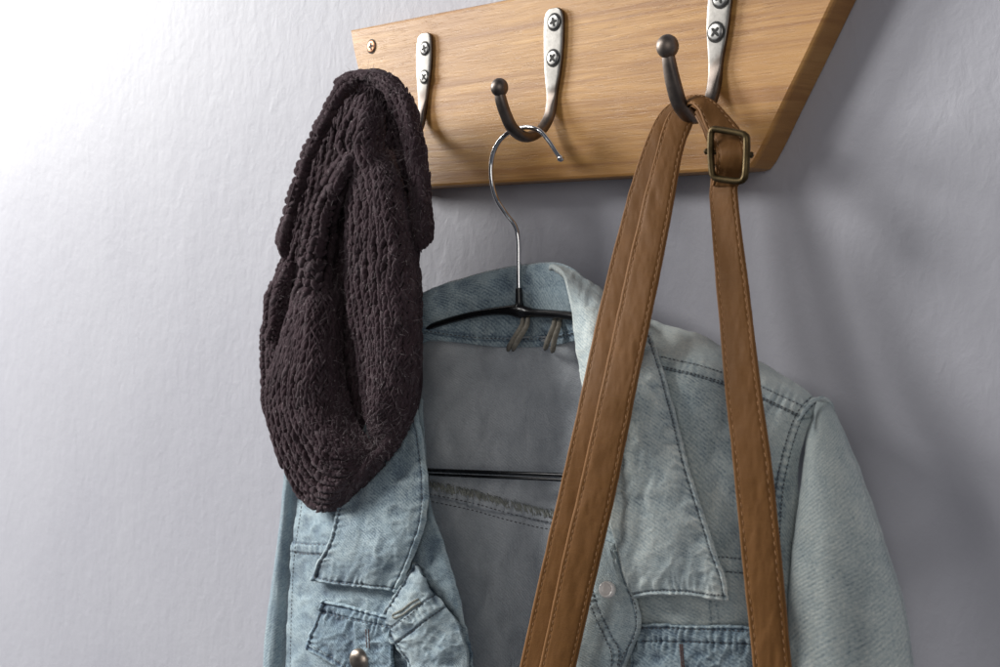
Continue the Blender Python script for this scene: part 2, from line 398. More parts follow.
def screw(px, py, d, r, mat, parent, ang=.3, tilt=0):
    """countersunk crosshead screw lying in a plane parallel to the wall"""
    c = P(px, py, d); V = []; Fc = []; n = 28
    prof = [(0, .35), (.30, .42), (.72, .40), (.92, .28), (1.0, .0), (1.02, -.5)]
    V.append(c+np.array([0, -prof[0][1]*r*.35, 0]))
    for (a, h) in prof[1:]:
        for j in range(n):
            t = 2*math.pi*j/n; V.append(c+np.array([a*r*math.cos(t), -h*r*.35, a*r*math.sin(t)]))
    for j in range(n): Fc.append((0, 1+(j+1) % n, 1+j))
    for k in range(len(prof)-2):
        for j in range(n): p = 1+k*n; Fc.append((p+j, p+(j+1) % n, p+n+(j+1) % n, p+n+j))
    o = mesh_obj('screw', V, Fc, mat, parent)
    # cross recess + shadow gap ring
    V = []; Fc = []
    for q in (0, 1):
        a = ang+q*math.pi/2; u = np.array([math.cos(a), 0, math.sin(a)]); v = np.array([-math.sin(a), 0, math.cos(a)])
        y = np.array([0, -.16*r-.00012*(1+q*.4), 0]); b = len(V)
        for s1, s2 in ((-1, -1), (-.55, -1.6), (.55, -1.6), (1, -1), (1, 1), (.55, 1.6), (-.55, 1.6), (-1, 1)): V.append(c+u*s1*r*.62*(1 if abs(s1) == 1 else 1)+v*s2*r*.10+y)
        Fc.append(tuple(range(b, b+8)))
    m = mesh_obj('cross_slot', V, Fc, M['recess'], None, smooth=False)
    # ring
    b = len(V); n = 28; V2 = []; F2 = []
    for k, a in enumerate((1.0, 1.16)):
        for j in range(n): t = 2*math.pi*j/n; V2.append(c+np.array([a*r*math.cos(t), -.00015+(0 if k == 0 else .0001), a*r*math.sin(t)]))
    for j in range(n): F2.append((j, (j+1) % n, n+(j+1) % n, n+j))
    allV = np.concatenate([np.array(V), np.array(V2)]); allF = list(Fc)+[tuple(i+b for i in f) for f in F2]
    bpy.data.objects.remove(m)
    # join recess and gap into the screw mesh as second material
    me = o.data; v0 = np.array([v.co[:] for v in me.vertices])+root_loc(parent); f0 = [tuple(p.vertices) for p in me.polygons]
    bpy.data.objects.remove(o)
    FF = f0+[tuple(i+len(v0) for i in f) for f in allF]
    return mesh_obj('screw', np.concatenate([v0, allV]), FF, mat, parent, mats=[mat, M['recess']], midx=[0]*len(f0)+[1]*len(allF))
def hook(plate, arm, ballpt, rb, label=None):
    """plate: (px,py,halfwidth_px) down the flat plate;  arm: (px,py,halfwidth_m,halfthick_m) out to the ball"""
    X = P(plate[1][0], plate[1][1], BD+.003)[0]
    pts, hw, ht = [], [], []
    for i, (x, y, w_) in enumerate(plate):
        p = P(x, y, BD+.0018); q = P(x+w_, y, BD+.0018); p[0] = X if False else p[0]
        pts.append(p); hw.append(abs(q[0]-p[0])); ht.append(.0016)
    Xl = pts[-1][0]
    for (x, y, w_, t_) in arm:
        pts.append(PX(x, y, Xl)); hw.append(w_); ht.append(t_)
    pts = np.array(pts); res = 8; m = (len(pts)-1)*res+1
    p = crom(pts, m); W = np.maximum(crom(np.array(hw)[:, None], m)[:, 0], .0008); H = np.maximum(crom(np.array(ht)[:, None], m)[:, 0], .0009)
    T = np.gradient(p, axis=0); T /= np.linalg.norm(T, axis=1, keepdims=True)
    n = 20; V = []; ax = np.array([1.0, 0, 0])
    npl = (len(plate)-1)*res; mi = []
    for i in range(m):
        k = np.cross(ax, T[i]); k /= np.linalg.norm(k)
        if i < 4: k = np.array([0, 1.0, 0])*(1 if k[1] > 0 else -1)
        e = .35 if i < npl else .35+.5*min(1, (i-npl)/(res*1.5))     # flat plate -> rounded bar
        for j in range(n):
            a = 2*math.pi*j/n; c_, s_ = math.cos(a), math.sin(a)
            V.append(p[i]+ax*W[i]*math.copysign(abs(c_)**e, c_)+k*H[i]*math.copysign(abs(s_)**e, s_))
    Fc = [tuple(f) for f in grid_faces(m, n, True)]
    for f in range(len(Fc)):
        i, j = divmod(f, n); yy = np.mean([V[q][1] for q in Fc[f]])
        front = yy < -(BD+.0028); slant = i+(j-10)*.0 < npl-1.0
        nrm = np.cross(V[Fc[f][1]]-V[Fc[f][0]], V[Fc[f][2]]-V[Fc[f][1]]); nrm /= np.linalg.norm(nrm)+1e-12
        xx = (np.mean([V[q][0] for q in Fc[f]])-p[i][0])/W[i]
        mi.append(0 if abs(nrm[1]) > .6 and i < npl-9+(-xx)*11 and yy < -(BD+.002) else 1)
    Fc.append(tuple(range(n))); Fc.append(tuple(range((m-1)*n, m*n))[::-1]); mi += [0, 1]
    V = list(V)
    if ballpt:
        bc = PX(ballpt[0], ballpt[1], Xl); sv, st = _sph(20, 14); b = len(V)
        bias = np.array([.94, .94, 1.0])
        V += [bc+v*rb*bias for v in sv]; Fc += [tuple(int(q)+b for q in t) for t in st]; mi += [1]*len(st)
    dkv = []
    for i in range(m):
        for j in range(n):
            xx = math.cos(2*math.pi*j/n); q = V[i*n+j]; face = (q[1] < -(BD+.0024))
            a_ = (i-(npl-7)+xx*9)/4.0; dkv.append(1.0 if not face else min(1, max(0, a_)))
    dkv += [1.0]*(len(V)-len(dkv))
    o = mesh_obj('hook', V, Fc, mat_forged() if 'forged' not in M else M['forged'], rack, attrs={'dark': dkv})
    M['forged'] = o.data.materials[0]
    import bmesh
    bm = bmesh.new(); bm.from_mesh(o.data); bmesh.ops.recalc_face_normals(bm, faces=bm.faces); bm.to_mesh(o.data); bm.free()
    if label: o['label'] = label
    return o
h1 = hook([(425.5, 33.5, 3.2), (425, 37, 6.2), (424.6, 50, 7.4), (424.2, 70, 7.0), (423.6, 88, 5.4), (423.2, 100, 4.2)],
          [(422.5, 112, .0034, .0024), (420.5, 125, .0036, .0026), (413, 140, .0038, .003), (400, 147, .004, .0032), (392, 142, .004, .003), (386, 128, .0036, .0028), (384, 118, .0034, .0028)], (384, 110), .0060,
          'hook with its tip covered by the knitted hat')
h2 = hook([(554.5, 8.5, 4.5), (554.5, 13, 8.2), (554.3, 24, 9.6), (553.8, 50, 9.2), (553, 72, 7.6), (552.5, 86, 5.8), (552.2, 95, 4.8)],
          [(551.5, 104, .0042, .0026), (548.5, 118, .0042, .003), (540, 131, .0044, .0034), (526, 137, .0048, .0036), (513, 129, .0046, .0034), (505.5, 114, .0044, .0032), (501, 100, .0042, .0032), (499.5, 90, .0032, .0030)], (499.5, 87.5), .0062,
          'hook with the wire of the hanger in its bend')
h3 = hook([(722, -25, 5), (721.5, -20, 9.5), (721, -8, 11.6), (718.5, 20, 11.2), (717.3, 40, 9.4), (716.3, 56, 7.4), (715.6, 68, 6.4)],
          [(714.6, 82, .0046, .0028), (711, 99, .0046, .0032), (703, 114, .0048, .0036), (691.5, 118, .005, .0034), (680.5, 106, .0052, .0032), (674, 86, .0050, .0034), (669.5, 64, .0042, .0034), (667.8, 50, .0034, .0032)], (667.5, 46.5), .0070,
          'hook with the leather strap looped over its bend')
def plate_screws(h, pts, r):
    for k, (x, y) in enumerate(pts): screw(x, y, BD+.0036, r, M['screw'], h, .25+.5*k)
plate_screws(h1, [(424.6, 48.5), (424.3, 77)], .0047)
plate_screws(h2, [(554, 22), (552.8, 58)], .0053)
plate_screws(h3, [(720.5, -2), (715.6, 32)], .0055)
s_ = screw(371.5, 46.5, BD+.0002, .0050, M['copper'], rack, .1); s_['label'] = 'copper coloured screw near the left end'

# ================================================================ CLOTH FEATURES
def folds(amp, sx, sy, seed, o=3, ang=0.0, warp=0.0):
    def f(s):
        c, n = math.cos(ang), math.sin(ang); x = s.px*c+s.py*n; y = -s.px*n+s.py*c
        if warp: x = x+warp*fbm(s.px/40, s.py/40, seed+9, 2)
        h = fbm(x/sx, y/sy, seed, o); return amp*h, 0.10*h
    return f
def pucker_noise(amp, sx, seed, wear=.3, mask=None):
    def f(s):
        h = 1-2*np.sqrt(fbm(s.px/sx, s.py/sx, seed, 3)**2+.012); m = 1 if mask is None else mask(s); return amp*h*m, wear*(h-.3)*m
    return f
def seam(line, off=0.0, groove=.0007, gw=1.2, puck=.0005, lam=8.0, pw=7.0, raise_=.0005, wear=.5, seed=1.0):
    pl = smooth_poly(line)
    def f(s):
        d, S, sd = dist_poly(s.px, s.py, pl); h = -groove*np.exp(-(d/gw)**2); wr = -.55*np.exp(-(d/gw)**2)
        if off:
            d2 = np.abs(sd-off); ends = (S > .5)
            lim = (d < abs(off)+8)
            h = h-groove*np.exp(-(d2/gw)**2)*lim; wr = wr-.55*np.exp(-(d2/gw)**2)*lim
            lo, hi = min(0, off), max(0, off); inside = 1/(1+np.exp(-(sd-lo)/.8))*1/(1+np.exp((sd-hi)/.8)); h = h+raise_*inside*lim
        j = fbm(S/14+seed*7, d*0+seed, 0, 2)
        pk = np.sin(2*math.pi*S/lam+3.0*j)*(.65+.5*fbm(S/25, d*0, seed+4, 1)); c0 = off/2
        env = np.exp(-((sd-c0)/pw)**2)*(d < pw*3)
        return h+puck*pk*env, wr+wear*pk*env*.6
    return f
def edge(sides='lrtb', roll=.0018, w=.02, hem=None, hw=4.5, puck=.0005, lam=9.0):
    """rolled hem along the listed sides of the sheet, distances in picture units of the control net"""
    def f(s):
        h = 0; wr = 0
        lx = np.hypot(np.gradient(s.px, axis=1), np.gradient(s.py, axis=1)); ly = np.hypot(np.gradient(s.px, axis=0), np.gradient(s.py, axis=0))
        cx = np.cumsum(lx, 1); cyy = np.cumsum(ly, 0)
        D = {'l': cx-cx[:, :1], 'r': cx[:, -1:]-cx, 't': cyy-cyy[:1], 'b': cyy[-1:]-cyy}
        A = {'l': cyy, 'r': cyy, 't': cx, 'b': cx}
        for q in sides:
            d = D[q]; a = A[q]
            h = h-roll*np.exp(-(d/1.6)**2)
            wr = wr+.35*np.exp(-(d/2.2)**2)
            if hem:
                h = h+.0011*(1/(1+np.exp((d-hw+1)/.6)))-.0008*np.exp(-((d-hw)/1.1)**2)
                wr = wr-.6*np.exp(-((d-hw)/1.1)**2)
                j = fbm(a/13, a*0+ord(q), 0, 2)
                pk = np.sin(2*math.pi*a/lam+3.2*j)*np.exp(-((d-hw)/6.5)**2)*(.6+.6*fbm(a/22, a*0+ord(q)+5, 0, 1))
                h = h+puck*pk; wr = wr+.4*pk
        return h, wr
    return f
def off_line(line, o):
    pl = smooth_poly(line); t = np.gradient(pl, axis=0); t /= np.linalg.norm(t, axis=1, keepdims=True)
    return pl+np.stack([-t[:, 1], t[:, 0]], -1)*o

# ================================================================ DENIM JACKET
jk = empty('denim_jacket', tuple(P(540, 760, .05)), 'faded light blue denim jacket hanging open on the black clothes hanger', 'jacket')
# --- inside of the back
yk = [(395, 470), (428, 482), (474, 492), (522, 505), (560, 512), (620, 512)]
s = patch([[(385, 330, .062), (430, 334, .052), (500, 337, .047), (560, 336, .050), (640, 340, .05)],
           [(375, 400, .05), (430, 400, .040), (500, 400, .036), (560, 400, .036), (650, 400, .045)],
           [(370, 480, .05), (430, 480, .042), (500, 480, .038), (560, 480, .036), (655, 480, .045)],
           [(365, 560, .05), (430, 560, .036), (500, 560, .034), (560, 560, .034), (660, 560, .045)],
           [(360, 660, .05), (430, 660, .034), (500, 660, .036), (560, 660, .032), (660, 660, .045)],
           [(355, 780, .05), (430, 780, .036), (500, 780, .032), (560, 780, .034), (660, 780, .045)]], 190, 290,
          [folds(.0040, 70, 260, 3, 2, -.10, 8), folds(.0018, 26, 80, 5, 3, .35, 10), pucker_noise(.0004, 34, 7, .2), seam(yk, 13, .0014, 1.5, .0010, 9, 8, .0020, .45, 2)])
patch_obj('back_panel', s, M['denim_in'], jk)
stitches('stitching', s, [off_line(yk, 18), off_line(yk, 11)], M['thread'], s.obj, 4.4)
# frayed overlocked edge
def overlock():
    pl = smooth_poly(yk); seg = np.hypot(*np.diff(pl, axis=0).T); acc = np.concatenate([[0], np.cumsum(seg)]); cs, A, B, D = [], [], [], []
    for k in range(int(acc[-1]/.8)):
        st = k*.8+random.uniform(-1.5, 1.5); x = np.interp(st, acc, pl[:, 0]); y = np.interp(st, acc, pl[:, 1])
        a, n = hit(s, x+random.uniform(-1.2, 1.2), y-1-random.uniform(0, 2.4)); b, _ = hit(s, x+random.gauss(3.0, 2.2), y+random.uniform(4.0, 8.5))
        if a is None or b is None: continue
        t = (b-a)/2; L = np.linalg.norm(t); sd = np.cross(t/L, n); r = random.uniform(.00025, .0006)
        cs.append((a+b)/2+n*random.uniform(.0004, .0014)); A.append(t); B.append(sd*r); D.append(n*r*1.3)
    blobs('overlock_thread', cs, A, B, D, M['thread_pale'], s.obj)
overlock(); back_s = s
# --- collar stand (inside of the neck)
neck = [(425, 333), (470, 339), (510, 341), (545, 340), (590, 332)]
s = patch([[(372, 342, .092), (400, 308, .082), (428, 287, .068), (462, 276, .056), (500, 266.5, .048), (535, 262, .047), (556, 263, .052), (574, 272, .060), (592, 288, .066)],
           [(372, 352, .094), (400, 322, .085), (428, 300, .071), (462, 289, .058), (500, 281, .050), (535, 278, .049), (556, 279, .053), (574, 288, .062), (594, 300, .068)],
           [(374, 366, .092), (400, 340, .082), (428, 320, .068), (462, 314, .056), (500, 312, .050), (535, 312, .050), (556, 312, .054), (576, 314, .062), (596, 318, .068)],
           [(376, 380, .090), (400, 356, .078), (430, 341, .062), (462, 343, .053), (500, 347, .049), (535, 347, .049), (556, 345, .052), (578, 340, .060), (598, 336, .066)]], 250, 110,
          [folds(.0010, 26, 40, 8, 2), pucker_noise(.0006, 22, 4, .25), edge('t', .0035), seam(neck, -4, .0008, 1.1, .0004, 10, 6, .0008, .3, 5)])
patch_obj('collar_stand', s, M['denim'], jk, .0026, .30)
stitches('stitching', s, [off_line(neck, -2), [(575, 287), (576, 325)]], M['thread'], s.obj, 4)
# --- hanging loop: two bunched cord ends
lp = bpy.data.objects.new('hanging_loop', None)
bpy.data.objects.remove(lp)
LV, LF = [], []
for (x0, x1) in ((520, 509), (525, 514), (552, 546), (557, 553)):
    j = random.uniform(-2, 2); V_, F_ = tube('', [P(x0+3, 314, .052), P(x0+2, 325+j*.3, .060), P((x0+x1)/2, 338, .062), P(x1, 347+j, .060), P(x1-1, 350+j, .053)], [.0012, .0017, .0019, .0018, .001], None, None, n=7, res=4)
    b = len(LV); LV += V_; LF += [tuple(i+b for i in f) for f in F_]
mesh_obj('hanging_loop', LV, LF, M['thread_tan'], jk)

# --- right front (viewer's right)
yoke = [(640, 352), (664, 357.5), (700, 366), (740, 378), (768, 390), (806, 408)]
arm = [(822, 397), (806, 412), (797, 430), (789, 458), (783, 490), (780, 530), (779, 580), (780, 667)]
pktop = [(600, 622), (640, 623.5), (690, 624), (750, 625), (790, 628)]
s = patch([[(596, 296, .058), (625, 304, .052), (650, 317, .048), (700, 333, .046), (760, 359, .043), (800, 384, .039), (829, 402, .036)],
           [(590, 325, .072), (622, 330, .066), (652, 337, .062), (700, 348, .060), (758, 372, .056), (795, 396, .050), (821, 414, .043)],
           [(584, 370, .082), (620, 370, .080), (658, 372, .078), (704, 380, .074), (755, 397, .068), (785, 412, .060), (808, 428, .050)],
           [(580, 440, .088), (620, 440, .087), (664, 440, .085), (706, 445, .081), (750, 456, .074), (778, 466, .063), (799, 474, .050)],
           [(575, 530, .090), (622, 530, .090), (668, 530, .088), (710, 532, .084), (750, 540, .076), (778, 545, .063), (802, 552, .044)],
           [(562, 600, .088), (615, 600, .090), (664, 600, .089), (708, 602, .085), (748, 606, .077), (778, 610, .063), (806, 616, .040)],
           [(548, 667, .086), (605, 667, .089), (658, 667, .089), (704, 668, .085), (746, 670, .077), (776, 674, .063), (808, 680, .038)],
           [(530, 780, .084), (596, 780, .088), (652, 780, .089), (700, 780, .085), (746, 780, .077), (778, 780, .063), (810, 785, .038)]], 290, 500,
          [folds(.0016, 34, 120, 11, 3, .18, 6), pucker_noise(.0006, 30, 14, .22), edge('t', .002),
           lambda s: (0*s.px, .45/(1+np.exp((s.py-np.interp(s.px, [p[0] for p in yoke], [p[1] for p in yoke])-4)/5))),  # yoke paler above its seam: light on the shoulder put into the colour
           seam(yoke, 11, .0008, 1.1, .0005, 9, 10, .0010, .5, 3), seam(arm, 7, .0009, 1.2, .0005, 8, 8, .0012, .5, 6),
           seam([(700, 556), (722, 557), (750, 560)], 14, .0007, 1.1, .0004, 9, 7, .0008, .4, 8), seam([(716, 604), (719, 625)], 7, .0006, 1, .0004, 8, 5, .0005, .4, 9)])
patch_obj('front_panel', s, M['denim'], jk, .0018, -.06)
stitches('stitching', s, [off_line(yoke, 0), off_line(yoke, 11), off_line(yoke, 9), arm, off_line(arm, 7), [(700, 556), (722, 557), (750, 560)], [(700, 570), (722, 571), (750, 574)]], M['thread'], s.obj, 4.0)
rf = s
# flap of the right chest pocket
s = patch([[(634, 624, .0945), (664, 625, .0955), (706, 626, .0915), (744, 627, .0850), (764, 629, .0790)],
           [(630, 650, .0945), (662, 652, .0955), (704, 653, .0915), (743, 654, .0850), (763, 655, .0790)],
           [(628, 680, .0940), (660, 690, .0955), (702, 706, .0915), (742, 690, .0850), (762, 680, .0790)]], 150, 90,
          [edge('tlrb', .0015, hem=True, hw=3, puck=.0005, lam=8), seam([(620, 641), (690, 642), (770, 645)], 0, .0008, 1.2, .0009, 7.5, 9, 0, .8, 12), pucker_noise(.0009, 14, 24, .3)])
patch_obj('pocket_flap', s, M['denim'], jk, .002, .34)
stitches('stitching', s, [[(632, 641), (690, 642), (762, 645)], [(632, 628), (690, 629), (762, 632)]], M['thread'], s.obj, 4.2)
stitches('buttonhole', s, [[(680, 644), (682, 668)], [(682, 644), (684, 668)]], M['thread_red'], s.obj, 1.6, .6, .0005)
# button placket, folded outward (right)
pe = [(616, 552), (630, 585), (639, 604), (641.5, 622), (639, 640), (629, 655), (620, 680), (616, 760)]
s = patch([[(586, 545, .094), (600, 540, .097), (612, 545, .098), (618, 553, .096)],
           [(578, 575, .095), (598, 572, .100), (616, 575, .101), (628, 582, .098)],
           [(570, 605, .095), (594, 604, .101), (618, 604, .103), (637, 602, .099)],
           [(562, 632, .095), (588, 632, .101), (618, 630, .103), (641, 624, .099)],
           [(556, 655, .095), (584, 656, .101), (612, 654, .103), (632, 650, .099)],
           [(550, 690, .094), (576, 690, .100), (602, 690, .101), (620, 690, .097)],
           [(540, 780, .094), (566, 780, .100), (594, 780, .101), (612, 780, .097)]], 90, 220,
          [edge('r', .0024, hem=True, hw=5, puck=.0006, lam=10), folds(.0012, 18, 50, 31, 3, -.5), seam([(592, 590), (600, 612), (612, 636), (620, 655), (610, 700)], 6, .0006, 1.1, .0005, 9, 6, .0006, .5, 15)])
patch_obj('placket', s, M['denim'], jk, .0028, .05)
stitches('stitching', s, [[(592, 590), (600, 612), (612, 636), (619, 656), (608, 700)], [(587, 594), (595, 616), (606, 640), (612, 660), (602, 700)], off_line([(628, 590), (635, 605), (636.5, 622), (633, 640), (624, 653), (615, 680)], 0)], M['thread'], s.obj, 4.2)
pr = s
def disc(name, srf, px, py, r, mat, parent, dome=.45, n=28, rim=True, lift=0.0):
    c, nn = hit(srf, px, py)
    if c is None: c = P(px, py, .1); nn = -FW
    nn = nn*.6-FW*.5+(np.array([-.12, 0, .1]) if rim else 0); nn /= np.linalg.norm(nn); u = np.cross(nn, [0, 0, 1]); u /= np.linalg.norm(u); v = np.cross(nn, u)
    prof = [(.0, dome), (.35, dome*.95), (.65, dome*.78), (.86, dome*.5), (.97, dome*.22), (1.0, 0), (.9, -.15)] if not rim else \
           [(.0, dome*.72), (.45, dome*.68), (.62, dome*.72), (.74, dome), (.88, dome), (.98, dome*.6), (1.0, .1), (.8, -.2)]
    V = []
    for a, h in prof:
        for j in range(n): t = 2*math.pi*j/n; V.append(c+nn*(lift+h*r)+(u*math.cos(t)+v*math.sin(t))*r*max(a, .001))
    return mesh_obj(name, V, [tuple(f) for f in grid_faces(len(prof), n, True)], mat, parent)
disc('button', s, 610, 590, .0050, M['white_metal'], jk, .8, rim=True, lift=.0022)['label'] = 'small pale round button on the turned back edge'

# --- right collar leaf
s = patch([[(548, 262.5, .0505), (566, 266, .056), (585, 276, .060), (604, 291, .056), (626, 306, .052)],
           [(562, 272, .068), (575, 280, .070), (592, 292, .070), (615, 305, .065), (640, 318, .056)],
           [(568.5, 302, .086), (585, 305, .087), (604, 310, .083), (628, 318, .076), (650, 328, .066)],
           [(574, 338, .088), (592, 340, .098), (612, 342, .094), (635, 345, .086), (657, 350, .075)],
           [(580, 377, .092), (600, 377, .100), (622, 376, .101), (645, 375, .093), (665, 374, .082)],
           [(588, 420, .095), (608, 420, .103), (632, 420, .105), (656, 418, .098), (677, 417, .089)],
           [(597, 465, .097), (620, 465, .105), (645, 465, .107), (668, 463, .101), (687, 460, .093)],
           [(607, 512, .098), (632, 512, .105), (657, 511, .107), (681, 510, .102), (702, 508, .095)],
           [(617, 555, .105), (642, 555, .107), (667, 555, .106), (692, 554, .101), (716, 553, .095)],
           [(625, 580, .103), (651, 580, .105), (676, 580, .104), (702, 580, .100), (725.5, 578, .094)],
           [(631.5, 600, .100), (654, 596, .103), (679, 596, .102), (706, 599, .098), (729, 601, .092)]], 190, 420,
          [folds(.0013, 24, 90, 41, 3, .35, 6), pucker_noise(.0005, 20, 44, .22), edge('rb', .0018, hem=True, hw=5.2, puck=.00055, lam=9.5), edge('tl', .0012),
           lambda s: (.0016*np.exp(-((s.V-.93)/.045)**2)*fbm(s.px/7, s.py/30, 3, 2), .35*np.exp(-((s.V-.93)/.045)**2)*fbm(s.px/7, s.py/30, 3, 2)),
           lambda s: (.0012*np.exp(-((s.U-.84)/.10)**2)*fbm(s.px/26, s.py/9, 6, 2), .4*np.exp(-((s.U-.84)/.10)**2)*fbm(s.px/26, s.py/9, 6, 2))])
patch_obj('collar_leaf', s, M['denim'], jk, .0030, -.12)  # paler tint brightens this leaf where little light reaches it
def inset_line(s, side, off):
    n = {'r': lambda k: (s.px[k], s.py[k])}
    out = []
    if side in 'rl':
        for k in range(0, s.nv, 6):
            x, y = s.px[k], s.py[k]
            if side == 'r': x, y = x[::-1], y[::-1]
            acc = np.concatenate([[0], np.cumsum(np.hypot(np.diff(x), np.diff(y)))]); out.append((np.interp(off, acc, x), np.interp(off, acc, y)))
    else:
        for k in range(0, s.nu, 6):
            x, y = s.px[:, k][::-1], s.py[:, k][::-1]
            if side == 't': x, y = x[::-1], y[::-1]
            acc = np.concatenate([[0], np.cumsum(np.hypot(np.diff(x), np.diff(y)))]); out.append((np.interp(off, acc, x), np.interp(off, acc, y)))
    return out
stitches('stitching', s, [inset_line(s, 'r', 5.2)[8:-1], inset_line(s, 'b', 5.2)[1:-1]], M['thread'], s.obj, 3.6)
# --- right sleeve
def sleeve(name, st, feats, tint, nv=330, nu=150, wallpar=False):
    """stations (pxl, pxr, py_l, py_r, d, thickness m): closed oval tube"""
    st = crom(np.array(st, float), nv); a = np.linspace(0, 2*math.pi, nu, endpoint=False)
    V = np.zeros((nv, nu, 3)); px = np.zeros((nv, nu)); py = np.zeros((nv, nu))
    hf = np.array([-sy_, cy_, 0])
    for i in range(nv):
        l, r, yl, yr, d, th = st[i]; c = P((l+r)/2, (yl+yr)/2, d); z = (c-CAM)@FW
        A = RT*(r-l)/2/F*z - np.array([0, 0, 1])*(yr-yl)/2/F*z; px[i] = (l+r)/2+np.cos(a)*(r-l)/2; py[i] = (yl+yr)/2+np.cos(a)*(yr-yl)/2
        if wallpar: A = (P(r, yr, d)-P(l, yl, d))/2; c = (P(r, yr, d)+P(l, yl, d))/2; hv = np.array([0, 1.0, 0])
        else: hv = hf
        V[i] = c+np.cos(a)[:, None]*A-np.sin(a)[:, None]*hv*th
    s = Surf(); s.px, s.py = px, py; s.nu, s.nv = nu, nv
    s.U, s.V = np.meshgrid(np.linspace(0, 1, nu), np.linspace(0, 1, nv))
    N = V-V.mean(1, keepdims=True); N /= np.linalg.norm(N, axis=-1, keepdims=True)+1e-9
    h = 0; wr = 0
    for f in feats: p_, q_ = f(s); h = h+p_; wr = wr+q_
    s.pos = V+N*(h*np.ones((nv, nu)))[..., None]; s.wear = wr*np.ones((nv, nu)); s.faces = grid_faces(nv, nu, True); s.flip = False
    q = s.pos.reshape(-1, 3)[s.faces[nu//4+5*nu]]
    if np.dot(np.cross(q[1]-q[0], q[2]-q[1]), CAM-q[0]) < 0: s.faces = s.faces[:, ::-1].copy()
    L = np.linalg.norm(np.diff(V[:, nu//4], axis=0), axis=1).sum(); W = np.linalg.norm(np.diff(V[nv//2], axis=0), axis=1).sum()
    s.uv = np.stack([s.U*W, s.V*L], -1)
    return s
s = sleeve('sleeve', [(817, 829, 401, 402, .044, .003), (812, 837, 416, 417, .046, .006), (808, 848, 442, 444, .047, .010), (804, 861, 478, 480, .049, .013), (799, 877, 522, 525, .050, .015), (794, 891, 565, 568, .051, .016),
                      (789.5, 903, 612, 612, .052, .016), (788, 914, 667, 667, .053, .016), (787, 925, 730, 730, .053, .016), (786, 932, 790, 790, .053, .016)],
           [folds(.0020, 60, 200, 51, 3, -.25, 6), folds(.0012, 24, 90, 53, 3, -.2), pucker_noise(.0003, 34, 55, .08)], .15, wallpar=True)
patch_obj('sleeve', s, M['denim'], jk, .0015, -.22)  # sleeve brightened by its tint, light put into the denim colour
# shoulder seam welt at the sleeve head
V_, F_ = tube('', [P(798, 421, .060), P(806, 409, .055), P(815, 400, .051), P(824, 398.5, .047), P(831, 404, .043), P(834, 412, .036)], [.0007, .0010, .0011, .0011, .0010, .0007], None, None, n=10, res=8)
o = mesh_obj('shoulder_welt', V_, F_, M['denim'], jk, attrs={'wear': np.full(len(V_), .0), 'tint': np.zeros(len(V_))}, uv=np.array(V_)[:, [0, 2]])

# --- left side (viewer's left)
s = sleeve('sleeve', [(283, 303, 440, 440, .058, .016), (283, 302, 480, 480, .058, .018), (276.5, 300, 540, 540, .058, .019), (270.5, 297, 592, 592, .058, .020), (265, 294, 667, 667, .058, .020), (262, 292, 780, 780, .058, .020)],
           [folds(.0016, 12, 120, 61, 3, .1), folds(.0008, 9, 40, 63, 2)], .3, 260, 80)
patch_obj('sleeve', s, M['denim'], jk, .0015, .34)
la = [(299, 430), (297, 500), (290, 550), (287, 600), (285, 680)]
s = patch([[(300, 400, 0.0520), (330, 398, 0.0660), (365, 396, 0.0720), (400, 396, 0.0700), (420, 398, 0.0660)],
           [(298, 450, 0.0560), (330, 448, 0.0700), (365, 446, 0.0760), (400, 446, 0.0740), (424, 448, 0.0700)],
           [(296.5, 502, 0.0640), (330, 500, 0.0790), (365, 498, 0.0850), (402, 498, 0.0840), (429, 500, 0.0780)],
           [(289, 545, .070), (326, 545, .086), (365, 545, .092), (408, 545, .091), (441, 540, .084)],
           [(286, 590, .070), (324, 590, .086), (366, 590, .092), (414, 590, .091), (457, 590, .084)],
           [(284, 640, .070), (322, 640, .086), (366, 640, .092), (416, 640, .091), (466, 640, .084)],
           [(282, 690, .070), (322, 690, .086), (366, 690, .092), (418, 690, .091), (472, 690, .084)],
           [(280, 790, .070), (322, 790, .086), (366, 790, .092), (420, 790, .091), (476, 790, .084)]], 210, 420,
          [folds(.0012, 26, 60, 71, 3, .1, 5), pucker_noise(.0008, 18, 74, .3), edge('lr', .002),
           seam([(293, 542), (310, 544), (330, 544)], 10, .0008, 1.1, .0005, 7, 8, .001, .5, 20),
           seam([(396, 560), (413, 566), (431, 589), (445, 605), (458, 622), (466, 642), (470, 700)], 0, .0009, 1.3, .0005, 9, 6, 0, .4, 22)])
patch_obj('front_panel', s, M['denim'], jk, .0018, .36)  # darker tint tones down the stronger light on this side
stitches('stitching', s, [[(296, 543), (310, 544.5), (330, 545)], [(294, 553), (310, 554.5), (330, 555)], off_line(la, -5)[8:]], M['thread'], s.obj, 4)
lf = s
# flap of the left chest pocket
s = patch([[(321, 600, .0945), (340, 603, .0965), (360, 608, .0975), (388, 616, .098)],
           [(315, 618, .0945), (336, 625, .0970), (360, 632, .098), (390, 638, .098)],
           [(309, 634, .0940), (333, 645, .0970), (360, 656, .098), (392, 660, .098)],
           [(303.5, 649, .0930), (331, 664, .0965), (361, 682, .097), (396, 684, .097)]], 130, 120,
          [edge('tlb', .0016, hem=True, hw=4, puck=.0006, lam=8), seam([(316, 611), (340, 616), (362, 621), (392, 628)], 0, .0009, 1.2, .0010, 7, 8, 0, .8, 26), pucker_noise(.0010, 13, 84, .35)])
patch_obj('pocket_flap', s, M['denim'], jk, .0022, .55)
stitches('stitching', s, [[(318, 612), (340, 617), (362, 622), (392, 629)], inset_line(s, 'b', 7)[1:-1], inset_line(s, 'l', 4)[1:-1]], M['thread'], s.obj, 3.8)
